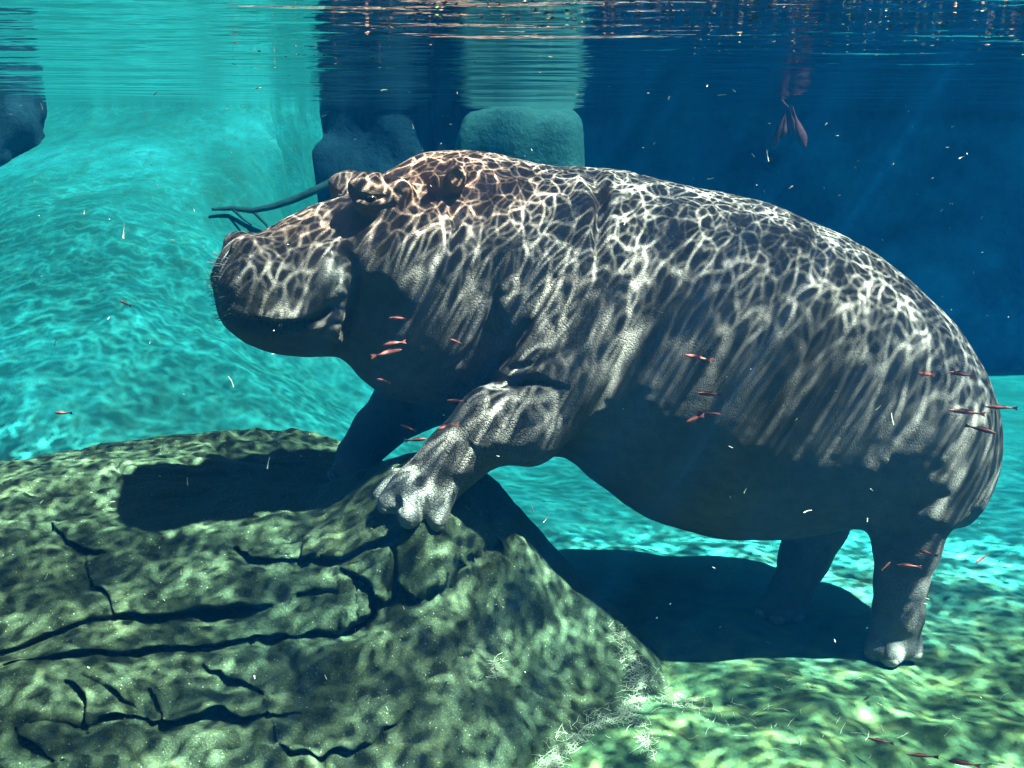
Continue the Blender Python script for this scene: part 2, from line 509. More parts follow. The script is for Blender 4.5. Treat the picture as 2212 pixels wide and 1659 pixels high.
def zc(pts, wid=1.0):     # polylines measured on an enlarged view of the boulder
    return [(x * 0.5208, 900 + y * 0.5208) for x, y in pts]
CRACKS = [  # points, depth, width (m)
    ([(0,985),(180,920),(330,862),(600,832),(880,828),(1000,805),(1130,792)], [.03,.035,.035,.045,.09,.09,.02], .016),
    ([(20,1045),(200,1025),(400,990),(620,970),(870,955),(1050,920),(1180,905),(1420,912),(1500,870),(1548,800),(1540,730),(1480,680),(1400,630)], [.03,.04,.05,.05,.05,.06,.07,.09,.08,.07,.05,.05,.03], .017),
    ([(1480,680),(1540,760),(1600,800),(1640,740),(1640,640),(1630,560)], [.04,.06,.06,.05,.03,.02], .014),
    ([(1645,700),(1700,775),(1760,750),(1850,700),(1980,605),(2070,545)], [.05,.06,.05,.05,.03,.05], .012),
    ([(980,540),(1010,570),(1030,620),(1120,612),(1250,606),(1400,606),(1500,560),(1590,520),(1650,490)], [.05,.05,.05,.05,.04,.06,.04,.05,.06], .014),
    ([(130,1290),(250,1275),(350,1265),(600,1270),(720,1285),(900,1258),(1000,1275),(1120,1255),(1260,1238)], [.02,.04,.08,.05,.06,.09,.08,.05,.01], .016),
    ([(840,1030),(890,1065),(950,1100),(1050,1120),(1100,1155),(1110,1250)], [.015,.03,.07,.05,.02,.02], .012),
    ([(280,1130),(320,1150),(345,1200),(345,1290)], [.03,.05,.06,.07], .013),
    ([(1110,1250),(1150,1360),(1200,1400),(1380,1400),(1470,1415),(1560,1360),(1600,1300),(1700,1250)], [.015,.02,.03,.04,.05,.05,.05,.02], .012),
    ([(200,430),(220,460),(270,510),(340,540),(420,560)], [.01,.04,.05,.04,.01], .008),
    ([(340,540),(340,610),(380,690),(440,750),(470,830)], [.015,.02,.035,.02,.02], .007),
    ([(1230,745),(1390,725)], [.03,.02], .009),
    ([(1980,1110),(2060,1050),(2070,1000)], [.02,.04,.02], .010),
    ([(60,1290),(80,1330),(150,1380),(200,1420),(260,1457)], [.015,.02,.05,.02,.015], .010),
    ([(620,1150),(660,1220),(680,1270)], [.02,.04,.04], .012),
    ([(345,1100),(420,1140),(520,1200),(560,1210),(620,1265)], [.012,.015,.025,.015,.015], .008),
    ([(1250,490),(1245,600)], [.015,.03], .010),
]
def to_rock(u, v):
    d = ray(u, v)
    ts = np.linspace(2.4, 6.0, 900)
    p = CAM + ts[:, None] * d
    h = rock_base(p[:, 0], p[:, 1])
    k = np.argmax(p[:, 2] < h)
    return p[k, 0], p[k, 1]
ROCK_CR = []
for pts, dep, wid in CRACKS:
    xy = [to_rock(u, v) for u, v in zc(pts)]
    ROCK_CR.append((xy, dep, wid))

def rock_fn(X, Y):
    z = rock_base(X, Y)
    p = np.stack([X, Y, z], -1)
    ps = np.stack([X * 1.3 + 0.6 * Y, Y * 5.5 - 1.2 * X, np.zeros_like(X)], -1)
    st = fbm(ps, 1.0, 3, 44)
    z = z + 0.020 * st - 0.030 * np.exp(-(vnoise(ps, 1.6, 48) / 0.06) ** 2) * (vnoise(p, 2.0, 49) > -0.1)
    z = z + 0.022 * fbm(p, 2.2, 3, 5) + 0.010 * fbm(p, 9.0, 3, 8) + 0.004 * fbm(p, 32.0, 2, 4)
    jx = 0.010 * vnoise(p, 8.0, 51) + 0.005 * vnoise(p, 30.0, 53)
    jy = 0.010 * vnoise(p, 8.0, 52) + 0.005 * vnoise(p, 30.0, 54)
    YY = Y.copy()
    for xy, dep, wid in ROCK_CR:
        a = np.array(xy)
        m = (X > a[:, 0].min() - .3) & (X < a[:, 0].max() + .3) & (Y > a[:, 1].min() - .3) & (Y < a[:, 1].max() + .3)
        d, val, side = polyline_dist((X + jx)[m], (Y + jy)[m], xy, dep)
        val = val * (0.85 + 0.45 * vnoise(p[m], 13.0, 91))
        we = 0.0062 + wid * 0.55 * np.clip(val / 0.08, 0.02, 1.3) ** 2.0
        g = np.exp(-(d / we) ** 2)
        upper = np.where(Y[m] + jy[m] > np.interp(X[m], *zip(*sorted(xy))), 1.0, 0.0)
        lip = np.exp(-(d / 0.045) ** 2) * (1 - g)
        pillow = np.exp(-((d - 0.10) / 0.07) ** 2)
        YY[m] += val * 1.3 * g - val * 0.45 * lip * upper - val * 0.10 * pillow
        z[m] += -val * 0.45 * g + val * 0.16 * lip * upper - val * 0.30 * lip * (1 - upper) + 0.22 * val * pillow
    return np.stack([X, YY, z], -1)
boulder = obj('boulder', grid_mesh('boulder', -3.2, 0.85, -2.1, 1.3, 0.0068, rock_fn,
              keep=lambda V: V[..., 2] > floor_height(V[..., 0], V[..., 1]) - 0.08), M_ROCK)
tag(boulder, 'broad layered algae green boulder with dark cracks under the front feet of the hippo', 'boulder')

# ------------------------------------------------------------------ implicit surfaces
class Field:
    def __init__(s, lo, hi, h):
        s.h = h
        s.lo = np.array(lo, float)
        s.n = np.ceil((np.array(hi) - s.lo) / h).astype(int) + 1
        s.ax = [(s.lo[i] + h * np.arange(s.n[i])).astype(np.float32) for i in range(3)]
        s.F = np.full(s.n, 1.0, np.float32)
    def box(s, lo, hi):
        a = np.clip(np.floor((np.array(lo) - s.lo) / s.h).astype(int), 0, s.n - 1)
        b = np.clip(np.ceil((np.array(hi) - s.lo) / s.h).astype(int) + 1, 1, s.n)
        sl = tuple(slice(a[i], b[i]) for i in range(3))
        g = np.meshgrid(*[s.ax[i][sl[i]] for i in range(3)], indexing='ij', sparse=True)
        return sl, g
    def union(s, sl, d, k):
        f = s.F[sl]
        h = np.maximum(k - np.abs(f - d), 0) / k
        s.F[sl] = np.minimum(f, d) - h * h * k * 0.25
    def cut(s, sl, d, k):
        f = s.F[sl]
        h = np.maximum(k - np.abs(f + d), 0) / k
        s.F[sl] = np.maximum(f, -d) + h * h * k * 0.25
    def cone(s, a, b, ra, rb, k=0.06, squash=None):
        a, b = np.array(a, float), np.array(b, float)
        R = max(ra, rb) + k
        sl, (x, y, z) = s.box(np.minimum(a, b) - R, np.maximum(a, b) + R)
        ab = b - a
        L2 = ab @ ab + 1e-9
        t = np.clip(((x - a[0]) * ab[0] + (y - a[1]) * ab[1] + (z - a[2]) * ab[2]) / L2, 0, 1)
        d = np.sqrt((x - a[0] - t * ab[0]) ** 2 + (y - a[1] - t * ab[1]) ** 2 + (z - a[2] - t * ab[2]) ** 2) - (ra + (rb - ra) * t)
        s.union(sl, d.astype(np.float32), k)
    def ell(s, c, r, axes=None, k=0.06, cut=False):
        c, r = np.array(c, float), np.array(r, float)
        A = np.eye(3) if axes is None else np.array(axes, float)
        R = r.max() + k
        sl, (x, y, z) = s.box(c - R, c + R)
        q = [((x - c[0]) * A[i, 0] + (y - c[1]) * A[i, 1] + (z - c[2]) * A[i, 2]) for i in range(3)]
        k0 = np.sqrt(sum((q[i] / r[i]) ** 2 for i in range(3)))
        k1 = np.sqrt(sum((q[i] / r[i] ** 2) ** 2 for i in range(3))) + 1e-6
        d = (k0 * (k0 - 1) / k1).astype(np.float32)
        (s.cut if cut else s.union)(sl, d, k)
    def loft(s, org, fwd, top, bot, wid, k=0.1, power=2.2, tilt=None):
        """body with a straight horizontal or pitched axis: top / bottom / half width as functions of the distance along it.
        org, fwd: axis in space; lateral = horizontal normal; n = third direction"""
        fwd = np.array(fwd, float) / np.linalg.norm(fwd)
        lat = np.cross(fwd, (0, 0, 1)); lat /= np.linalg.norm(lat)
        nor = np.cross(lat, fwd)
        x, y, z = np.meshgrid(*s.ax, indexing='ij', sparse=True)
        S = (x - org[0]) * fwd[0] + (y - org[1]) * fwd[1] + (z - org[2]) * fwd[2]
        Lt = (x - org[0]) * lat[0] + (y - org[1]) * lat[1] + (z - org[2]) * lat[2]
        N = (x - org[0]) * nor[0] + (y - org[1]) * nor[1] + (z - org[2]) * nor[2]
        tt = np.interp(S, top[0], top[1]); bb = np.interp(S, bot[0], bot[1]); ww = np.interp(S, wid[0], wid[1])
        c = (tt + bb) / 2; hh = np.maximum((tt - bb) / 2, 0.005); ww = np.maximum(ww, 0.005)
        r = (np.abs(Lt / ww) ** power + np.abs((N - c) / hh) ** power) ** (1 / power)
        d = (r - 1) * np.minimum(hh, ww)
        s_lo, s_hi = max(top[0][0], bot[0][0]), min(top[0][-1], bot[0][-1])
        d = np.maximum(d, np.maximum(s_lo - S, S - s_hi))
        s.union(tuple(slice(None) for _ in range(3)), d.astype(np.float32), k)
    def mesh(s):
        F = s.F
        neg = F < 0
        c = np.zeros(np.array(F.shape) - 1, np.int8)
        for i in (0, 1):
            for j in (0, 1):
                for k in (0, 1):
                    c += neg[i:F.shape[0] - 1 + i, j:F.shape[1] - 1 + j, k:F.shape[2] - 1 + k]
        act = np.argwhere((c > 0) & (c < 8))
        idx = np.full(c.shape, -1, np.int64)
        idx[tuple(act.T)] = np.arange(len(act))
        corner = [(i, j, k) for i in (0, 1) for j in (0, 1) for k in (0, 1)]
        val = np.stack([F[act[:, 0] + i, act[:, 1] + j, act[:, 2] + k] for i, j, k in corner], 1)
        acc = np.zeros((len(act), 3)); cnt = np.zeros(len(act))
        for a in range(8):
            for b in range(a + 1, 8):
                if sum(abs(corner[a][q] - corner[b][q]) for q in range(3)) != 1: continue
                va, vb = val[:, a], val[:, b]
                m = (va < 0) != (vb < 0)
                t = np.where(m, va / np.where(m, va - vb, 1), 0)
                p = np.array(corner[a]) + t[:, None] * (np.array(corner[b]) - np.array(corner[a]))
                acc += p * m[:, None]; cnt += m
        V = s.lo + s.h * (act + acc / cnt[:, None])
        quads = []
        for ax in range(3):
            o1, o2 = (ax + 1) % 3, (ax + 2) % 3
            sa = [slice(None)] * 3; sb = [slice(None)] * 3
            sa[ax] = slice(0, -1); sb[ax] = slice(1, None)
            A, B = neg[tuple(sa)], neg[tuple(sb)]
            e = np.argwhere(A != B)
            e = e[(e[:, o1] > 0) & (e[:, o2] > 0) & (e[:, o1] < F.shape[o1] - 1) & (e[:, o2] < F.shape[o2] - 1)]
            def cell(d1, d2):
                q = e.copy(); q[:, o1] += d1; q[:, o2] += d2
                return idx[tuple(q.T)]
            Q = np.stack([cell(-1, -1), cell(0, -1), cell(0, 0), cell(-1, 0)], 1)
            flip = ~A[tuple(e.T)]
            Q[flip] = Q[flip][:, ::-1]
            quads.append(Q)
        Q = np.concatenate(quads)
        Q = Q[(Q >= 0).all(1)]
        return V, Q

def pchip(xs, ys, n=400):
    xs, ys = np.array(xs, float), np.array(ys, float)
    o = np.argsort(xs); xs, ys = xs[o], ys[o]
    h = np.diff(xs); dlt = np.diff(ys) / h
    m = np.zeros(len(xs))
    m[0], m[-1] = dlt[0], dlt[-1]
    for i in range(1, len(xs) - 1):
        if dlt[i - 1] * dlt[i] > 0:
            w1, w2 = 2 * h[i] + h[i - 1], h[i] + 2 * h[i - 1]
            m[i] = (w1 + w2) / (w1 / dlt[i - 1] + w2 / dlt[i])
    X = np.linspace(xs[0], xs[-1], n)
    k = np.clip(np.searchsorted(xs, X) - 1, 0, len(h) - 1)
    t = (X - xs[k]) / h[k]
    Y = ((1 + 2 * t) * (1 - t) ** 2) * ys[k] + t * (1 - t) ** 2 * h[k] * m[k] + t * t * (3 - 2 * t) * ys[k + 1] + t * t * (t - 1) * h[k] * m[k + 1]
    return X, Y

# ------------------------------------------------------------------ hippopotamus
B0 = at_y(1000, 600, 0.0)
B1 = at_y(2131.5, 935, 0.0); B1[2] = B0[2]
bf = (B1 - B0) / np.linalg.norm(B1 - B0)
bn = np.cross(np.cross(bf, (0, 0, 1)) / np.linalg.norm(np.cross(bf, (0, 0, 1))), bf)
def body_sn(u, v):
    p = at_y(u, v, 0.0) - B0
    return p @ bf, p @ bn
TOP = [(1120,420),(1170,385),(1225,368),(1250,361),(1336,365),(1438,388),(1540,411),(1643,437),(1745,473),(1850,521),(1940,588),(2015,660),(2065,720),(2098,780),(2120,848),(2129,900),(2131.5,935)]
BOT = [(950,800),(1050,920),(1130,985),(1200,975),(1290,1035),(1380,1098),(1480,1134),(1560,1148),(1659,1148),(1759,1133),(1860,1120),(1960,1130),(2040,1125),(2080,1095),(2109,1045),(2126,985),(2131.5,935)]
top = pchip(*zip(*[body_sn(*p) for p in TOP]), n=1200)
bot = pchip(*zip(*[body_sn(*p) for p in BOT]), n=1200)
LB = body_sn(2131.5, 935)[0]
wid = pchip([-.2, 0, .25, .5, .8, 1.1, 1.4, 1.6, LB - .3, LB - .18, LB - .09, LB - .035, LB - .01, LB], [.34, .41, .455, .48, .52, .545, .545, .53, .48, .41, .32, .21, .12, .02], n=1200)

HYAW = math.radians(21)
HO = at_y(1150, 600, 0.0)
hf = np.array([-math.cos(HYAW), -math.sin(HYAW), 0.0])       # forward of the head
hl = np.array([-math.sin(HYAW), math.cos(HYAW), 0.0])        # towards its far side
def hp(u, v, lat=0.0):
    d = ray(u, v)
    o = HO + hl * lat
    t = ((o - CAM) @ hl) / (d @ hl)
    return CAM + d * t
def mirror(p):
    p = np.array(p)
    return p - 2 * ((p - HO) @ hl) * hl
def head_sn(u, v):
    p = hp(u, v) - HO
    return p @ hf, p[2]
HT = [(459,610),(463,585),(472,556),(488,530),(508,516),(560,500),(620,471),(690,441),(740,426),(800,396),(860,357),(920,330),(1000,323),(1100,337),(1180,364),(1230,385),(1300,440)]
HB = [(459,610),(460,668),(474,688),(500,716),(535,740),(580,757),(640,766),(690,766),(740,768),(850,800),(1000,835),(1150,880),(1300,900)]
htop = pchip(*zip(*[head_sn(*p) for p in HT]))
hbot = pchip(*zip(*[head_sn(*p) for p in HB]))
HW = [(459,.03),(463,.11),(472,.165),(490,.205),(520,.23),(570,.235),(630,.215),(690,.21),(750,.235),(820,.27),(900,.31),(1000,.35),(1100,.39),(1200,.42),(1300,.42)]
hwid = pchip([head_sn(u, 600)[0] for u, _ in HW], [w_ for _, w_ in HW])

G = Field((-1.45, -0.95, -0.06), (2.15, 0.75, 2.2), 0.012)
G.loft(B0, bf, top, bot, wid, 0.05, 2.15)
G.loft(HO, hf, htop, hbot, hwid, 0.09, 2.0)
HA = np.array([hf, hl, (0, 0, 1)])
# cheeks and jowl
G.ell(hp(905, 690), (.315, .365, .325), HA, 0.05)
for mir in (False, True):
    q = (lambda p: mirror(p)) if mir else (lambda p: np.array(p))
    G.ell(q(hp(1010, 600, -.22)), (.24, .16, .23), HA, 0.14)          # back of the cheek
    G.ell(q(hp(890, 560, -.22)), (.19, .12, .13), HA, 0.14)           # cheek bone
    G.ell(q(hp(560, 625, -.13)), (.135, .115, .125), HA, 0.07)        # whisker pad
    G.ell(q(hp(535, 528, -.12)), (.06, .05, .035), HA, 0.05)          # nostril swelling
    G.ell(q(hp(645, 650, -.16)), (.10, .07, .09), HA, 0.06)           # upper lip
    G.ell(q(hp(718, 610, -.215)), (.045, .050, .120), HA, 0.06)      # lip corner pouch
    G.ell(q(hp(700, 700, -.20)), (.07, .055, .05), HA, 0.03)
    G.ell(q(hp(728, 715, -.20)), (.03, .05, .055), HA, 0.02)
    G.ell(q(hp(803, 406, -.19)), (.085, .058, .058), HA, 0.09)       # brow over the eye
    G.ell(q(hp(860, 412, -.205)), (.05, .045, .042), HA, 0.05)
    G.ell(q(hp(800, 444, -.22)), (.060, .028, .018), HA, 0.04)       # lower lid
    G.ell(q(hp(962, 398, -.22)), (.050, .045, .045), HA, 0.04)        # ear root
    G.ell(q(hp(988, 384, -.275)), (.046, .034, .050), HA, 0.012)       # ear
    G.ell(q(hp(940, 392, -.26)), (.020, .024, .036), HA, 0.012)
    G.ell(q(hp(985, 381, -.312)), (.030, .030, .034), HA, 0.006, cut=True)
    G.ell(q(hp(962, 402, -.285)), (.014, .03, .024), HA, 0.012, cut=True)
# throat, chest and shoulders
G.ell(at_y(1060, 800, 0.0), (.28, .38, .22), None, 0.10)
G.ell(at_y(1240, 720, -.28), (.26, .24, .34), None, 0.14)
G.ell(at_y(1240, 720, .28), (.26, .24, .34), None, 0.14)
# legs: each a chain of joints (u, v, depth, radius)
LEGS = {
 'front_near': [(1215,800,-.36,.20),(1135,912,-.50,.155),(1065,918,-.53,.132),(985,985,-.55,.108),(935,1040,-.55,.112)],
 'front_far':  [(1010,800,.24,.20),(880,870,.30,.14),(815,930,.32,.105),(770,985,.32,.10)],
 'rear_near':  [(1955,920,-.24,.27),(1965,1080,-.29,.165),(1957,1175,-.30,.122),(1944,1260,-.30,.096),(1940,1325,-.30,.090),(1932,1370,-.29,.095)],
 'rear_far':   [(1800,930,.20,.28),(1765,1130,.14,.135),(1738,1205,.12,.105),(1708,1275,.11,.085),(1698,1298,.10,.09)],
}
for name, ch in LEGS.items():
    P = [at_y(u, v, y) for u, v, y, r in ch]
    for i in range(len(P) - 1):
        G.cone(P[i], P[i + 1], ch[i][3], ch[i + 1][3], 0.10 if i == 0 else 0.05)
G.ell(at_y(1190, 812, -.52), (.10, .07, .085), None, 0.06)            # skin bulge above the elbow
# toes: foot pad + toes, and the nail of each
NAILS = []
def toe(u0, v0, y0, u1, v1, y1, r0, r1):
    a, b = at_y(u0, v0, y0), at_y(u1, v1, y1)
    G.cone(a, b, r0, r1, 0.030)
    NAILS.append((a, b, r1))
toe(872, 1048, -.60, 838, 1086, -.63, .052, .040)
toe(905, 1058, -.64, 886, 1112, -.69, .056, .046)
toe(955, 1060, -.62, 945, 1122, -.66, .052, .040)
toe(860, 1035, -.50, 822, 1072, -.52, .046, .036)
G.ell(at_y(915, 1045, -.57), (.095, .085, .07), None, 0.05)
G.ell(at_y(893, 1085, -.60), (.085, .07, .05), None, 0.03)
toe(765, 1000, .26, 728, 1020, .22, .055, .042)
toe(780, 1010, .24, 755, 1035, .18, .055, .042)
toe(775, 990, .36, 735, 1005, .36, .055, .040)
for (u0, v0, y0, u1, v1, y1) in ((1922,1380,-.30,1893,1402,-.33),(1935,1385,-.31,1925,1414,-.38),(1955,1378,-.29,1968,1400,-.33)):
    toe(u0, v0, y0, u1, v1, y1, .062, .048)
for (u0, v0, y0, u1, v1, y1) in ((1690,1300,.09,1655,1318,.04),(1692,1304,.06,1682,1327,-.01),(1705,1300,.09,1718,1320,.02)):
    toe(u0, v0, y0, u1, v1, y1, .060, .046)
V, Q = G.mesh()
me0 = mesh_np('hippo_raw', V, Q)
tmp = obj('hippo_raw', me0)
sm = tmp.modifiers.new('smooth', 'SMOOTH'); sm.factor = 0.5; sm.iterations = 4
sb = tmp.modifiers.new('sub', 'SUBSURF'); sb.levels = 1; sb.render_levels = 1
dg = bpy.context.evaluated_depsgraph_get()
body_me = bpy.data.meshes.new_from_object(tmp.evaluated_get(dg))
bpy.data.objects.remove(tmp); bpy.data.meshes.remove(me0)
body_me.name = 'hippo_body'
nv = len(body_me.vertices)
co = np.zeros(nv * 3, np.float32); body_me.vertices.foreach_get('co', co); co = co.reshape(-1, 3).astype(np.float64)
no = np.zeros(nv * 3, np.float32); body_me.vertices.foreach_get('normal', no); no = no.reshape(-1, 3)
pu, pv = project(co)
facing = sstep(0.02, 0.25, -np.einsum('ij,ij->i', no, (co - CAM) / np.linalg.norm(co - CAM, axis=1)[:, None]))
def crease(pts, depth, w, ridge=0.22, ymax=0.2):
    depth *= 0.85
    global co
    vals = [depth * x for x in np.sin(np.linspace(0.35, math.pi - 0.35, len(pts)))]
    ju = 3.5 * vnoise(co, 14.0, 61); jv = 3.5 * vnoise(co, 14.0, 62)
    d, val, side = polyline_dist(pu + ju, pv + jv, pts, vals)
    a = -val * np.exp(-(d / w) ** 2) + ridge * val * np.exp(-((d - 2.2 * w) / (1.5 * w)) ** 2)
    a = a * facing * (co[:, 1] < ymax)
    co = co + no * a[:, None]
CREASES = [
    ([(965,425),(975,460),(985,495),(978,540),(970,580)], .030, 9), ([(940,425),(955,470),(965,520)], .012, 8),
    ([(955,330),(962,350),(965,375)], .012, 7), ([(905,375),(925,400),(940,425)], .016, 8),
    ([(1270,368),(1292,395),(1300,450),(1293,520),(1285,590)], .042, 12, .35), ([(1240,366),(1262,380),(1280,410)], .010, 8),
    ([(1195,600),(1168,660),(1132,715),(1090,768),(1040,820)], .030, 11), ([(1075,560),(1070,640),(1055,700),(1000,780)], .018, 10),
    ([(1000,520),(1010,580),(1000,640)], .010, 9), ([(925,560),(960,620)], .010, 9),
    ([(757,560),(768,600),(758,660),(748,720),(735,756)], .030, 10), ([(720,545),(740,540),(757,560)], .015, 8),
    ([(470,684),(500,692),(540,700),(590,708),(640,704),(690,685),(735,650)], .040, 9, .45), ([(690,690),(715,670),(745,668)], .014, 6), ([(700,720),(720,700),(745,700)], .012, 5),
    ([(735,600),(752,606)], .008, 4), ([(733,618),(752,626)], .008, 4), ([(730,636),(750,645)], .008, 4),
    ([(770,424),(800,430),(835,428)], .016, 6), ([(760,440),(800,455),(850,445)], .010, 7), ([(745,440),(765,400),(775,385)], .012, 7),
    ([(840,380),(850,410),(880,430)], .010, 8),
    ([(1100,800),(1150,790),(1200,770),(1235,745)], .018, 8), ([(1060,832),(1110,826),(1160,822),(1220,842)], .030, 10),
    ([(1190,770),(1205,800),(1200,830)], .008, 5), ([(1215,760),(1230,800),(1225,835)], .008, 5), ([(1240,755),(1255,800),(1250,840)], .007, 5),
    ([(1000,950),(1030,975),(1045,1005)], .003, 5),
    ([(850,1068),(862,1085),(868,1100)], .008, 6), ([(905,1080),(912,1100),(916,1125)], .010, 6),
    ([(1900,1375),(1910,1395),(1912,1425)], .008, 5), ([(1880,1130),(1930,1150),(1990,1145),(2035,1140)], .012, 10),
    ([(1050,640),(1090,640),(1130,620)], .006, 8),
    ([(880,790),(960,800),(1020,760)], .010, 10), ([(1120,480),(1180,500),(1230,520)], .006, 10), ([(840,470),(880,500),(900,540)], .008, 10),
]
for c in CREASES: crease(*c)
lowf = fbm(co, 3.0, 3, 71)
co += no * (0.006 * lowf + 0.0022 * fbm(co, 16.0, 2, 75))[:, None]
body_me.vertices.foreach_set('co', co.astype(np.float32).ravel())
body_me.polygons.foreach_set('use_smooth', np.ones(len(body_me.polygons), bool))
pale = np.zeros(nv); spots = np.zeros(nv)
near_s = (co[:, 1] < -0.2)
pale = np.maximum(pale, 0.55 * np.exp(-(((pu - 722) / 26) ** 2 + ((pv - 590) / 45) ** 2)) * near_s)
pale = np.maximum(pale, 0.60 * sstep(985, 1085, pv + 0.25 * (900 - pu) + 45 * vnoise(co, 16.0, 88)) * sstep(1030, 980, pu) * (pv < 1160) * near_s * (co[:, 2] < 1.0) * (pu < 1030))
pale = np.maximum(pale, 0.25 * sstep(1330, 1400, pv) * near_s * (pu > 1850))
spots = np.exp(-(((pu - 530) / 55) ** 2 + ((pv - 610) / 60) ** 2)) + 0.8 * np.exp(-(((pu - 600) / 80) ** 2 + ((pv - 690) / 22) ** 2))
crackle = 0.9 * np.exp(-(((pu - 1080) / 190) ** 2 + ((pv - 900) / 150) ** 2)) + 0.6 * np.exp(-(((pu - 1180) / 200) ** 2 + ((pv - 640) / 150) ** 2)) + 0.9 * np.exp(-(((pu - 920) / 110) ** 2 + ((pv - 1040) / 80) ** 2)) + 0.4 * np.exp(-(((pu - 1940) / 80) ** 2 + ((pv - 1280) / 130) ** 2))
rosy = np.exp(-(((pu - 950) / 190) ** 2 + ((pv - 385) / 90) ** 2)) + 0.5 * np.exp(-(((pu - 640) / 160) ** 2 + ((pv - 480) / 60) ** 2))
for nm, arr in (('rosy', np.clip(rosy, 0, 1)), ('crackle', np.clip(crackle, 0, 1)), ('pale', pale), ('spots', np.clip(spots * 1.5, 0, 1))):
    at = body_me.attributes.new(nm, 'FLOAT', 'POINT')
    at.data.foreach_set('value', arr.astype(np.float32))
body_me.update()
hippo = empty('hippopotamus', (1.2, -0.1, 0.0))
tag(hippo, 'huge grey brown hippopotamus standing underwater with its front feet on the cracked boulder', 'hippopotamus')
def child(name, me, mat, parent=None):
    o = obj(name, me, mat, parent or hippo)
    o.matrix_parent_inverse = (parent or hippo).matrix_basis.inverted()
    return o
bpy.context.view_layer.update()
child('body', body_me, M_SKIN)

def ellipsoid_mesh(name, c, r, axes, seg=14):
    bm = bmesh.new()
    bmesh.ops.create_uvsphere(bm, u_segments=seg, v_segments=seg // 2 + 2, radius=1)
    A = np.array(axes, float)
    for v in bm.verts:
        q = np.array(v.co) * np.array(r)
        v.co = Vector(np.array(c) + q @ A)
    for f in bm.faces: f.smooth = True
    me = bpy.data.meshes.new(name); bm.to_mesh(me); bm.free()
    return me
M_NAIL = mat_plain('toenail', (0.17, 0.15, 0.125), 0.6, 0.2, 0.35, 60)
M_EYE = mat_plain('eye', (0.025, 0.018, 0.014), 0.15, 0.6)
for a, b, r in NAILS:
    d = (b - a) / np.linalg.norm(b - a)
    d = d * np.array([1, 1, 0.5]); d /= np.linalg.norm(d)
    l = np.cross(d, (0, 0, 1)); l /= np.linalg.norm(l)
    n = np.cross(l, d)
    child('toenail', ellipsoid_mesh('toenail', b + d * r * 0.58 - n * r * 0.18, (r * .50, r * .76, r * .60), [d, l, n]), M_NAIL)
for mir in (False, True):
    p = hp(802, 428, -.236)
    p = mirror(p) if mir else p
    child('eye', ellipsoid_mesh('eye', p, (.022, .016, .013), HA), M_EYE)

# bristles on the muzzle
M_BRISTLE = mat_plain('bristle', (0.04, 0.033, 0.028), 0.5, 0.3)
def strands(name, roots, tips, rad, seg=2, bend=0.0):
    V, F = [], []
    for a, b in zip(roots, tips):
        a, b = np.array(a, float), np.array(b, float)
        d = b - a; L = np.linalg.norm(d); d /= L + 1e-9
        u = np.cross(d, (0.3, 0.5, 0.8)); u /= np.linalg.norm(u) + 1e-9
        w = np.cross(d, u)
        bd = u * bend * L * random.uniform(-1, 1) + w * bend * L * random.uniform(-1, 1)
        base = len(V)
        for s_ in range(seg + 1):
            t = s_ / seg
            c = a + (b - a) * t + bd * 4 * t * (1 - t)
            rr = rad * (1 - 0.55 * t)
            for q in range(3):
                V.append(c + rr * (u * math.cos(q * 2.094) + w * math.sin(q * 2.094)))
        for s_ in range(seg):
            for q in range(3):
                F.append((base + s_ * 3 + q, base + s_ * 3 + (q + 1) % 3, base + s_ * 3 + 3 + (q + 1) % 3, base + s_ * 3 + 3 + q))
    return mesh_np(name, V, F)
sel = np.where(((spots > 0.35) | ((pu < 500) & (pv > 540) & (pv < 700))) & (co[:, 0] < -0.6))[0]
sel = rng.choice(sel, min(260, len(sel)), replace=False)
rt = co[sel] - no[sel] * 0.003
tp = co[sel] + (no[sel] + hf * 0.5 + rng.normal(0, .35, (len(sel), 3))) * rng.uniform(.008, .020, (len(sel), 1))
br = child('bristles', strands('bristles', rt, tp, 0.0011, 2, 0.12), M_BRISTLE)
br['kind'] = 'stuff'

# ------------------------------------------------------------------ rocks at the back of the pool
def rock_lump(name, c, r, mat, seed, label, power=3.0, amp=0.12, parts=64):
    bm = bmesh.new()
    bmesh.ops.create_icosphere(bm, subdivisions=5, radius=1)
    P = np.array([v.co[:] for v in bm.verts])
    rr = (np.abs(P) ** power).sum(1) ** (-1 / power)
    P = P * rr[:, None]
    W = P * np.array(r)
    N = P / np.linalg.norm(P, axis=1)[:, None]
    W = W + N * (amp * fbm(W + np.array(c), 1.6, 5, seed) + amp * .5 * np.abs(vnoise(W + np.array(c), 3.0, seed + 3)))[:, None]
    W[:, 2] = np.minimum(W[:, 2], 2.46 - c[2])
    for v, q in zip(bm.verts, W): v.co = Vector(q)
    for f in bm.faces: f.smooth = True
    me = bpy.data.meshes.new(name); bm.to_mesh(me); bm.free()
    o = obj(name, me, mat)
    o.location = c
    return tag(o, label, 'rock')
def span(u0, u1, y):
    return at_y(u0, 300, y)[0], at_y(u1, 300, y)[0]
x0, x1 = span(660, 935, 4.6)
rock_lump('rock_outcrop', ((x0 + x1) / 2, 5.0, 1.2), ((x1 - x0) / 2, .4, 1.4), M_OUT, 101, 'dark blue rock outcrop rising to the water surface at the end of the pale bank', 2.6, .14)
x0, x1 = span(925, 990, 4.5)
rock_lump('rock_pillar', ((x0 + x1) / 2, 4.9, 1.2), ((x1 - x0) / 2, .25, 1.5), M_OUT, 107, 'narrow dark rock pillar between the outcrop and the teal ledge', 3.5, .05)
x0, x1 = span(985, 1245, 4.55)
top_z = at_y(1100, 247, 4.1)[2]
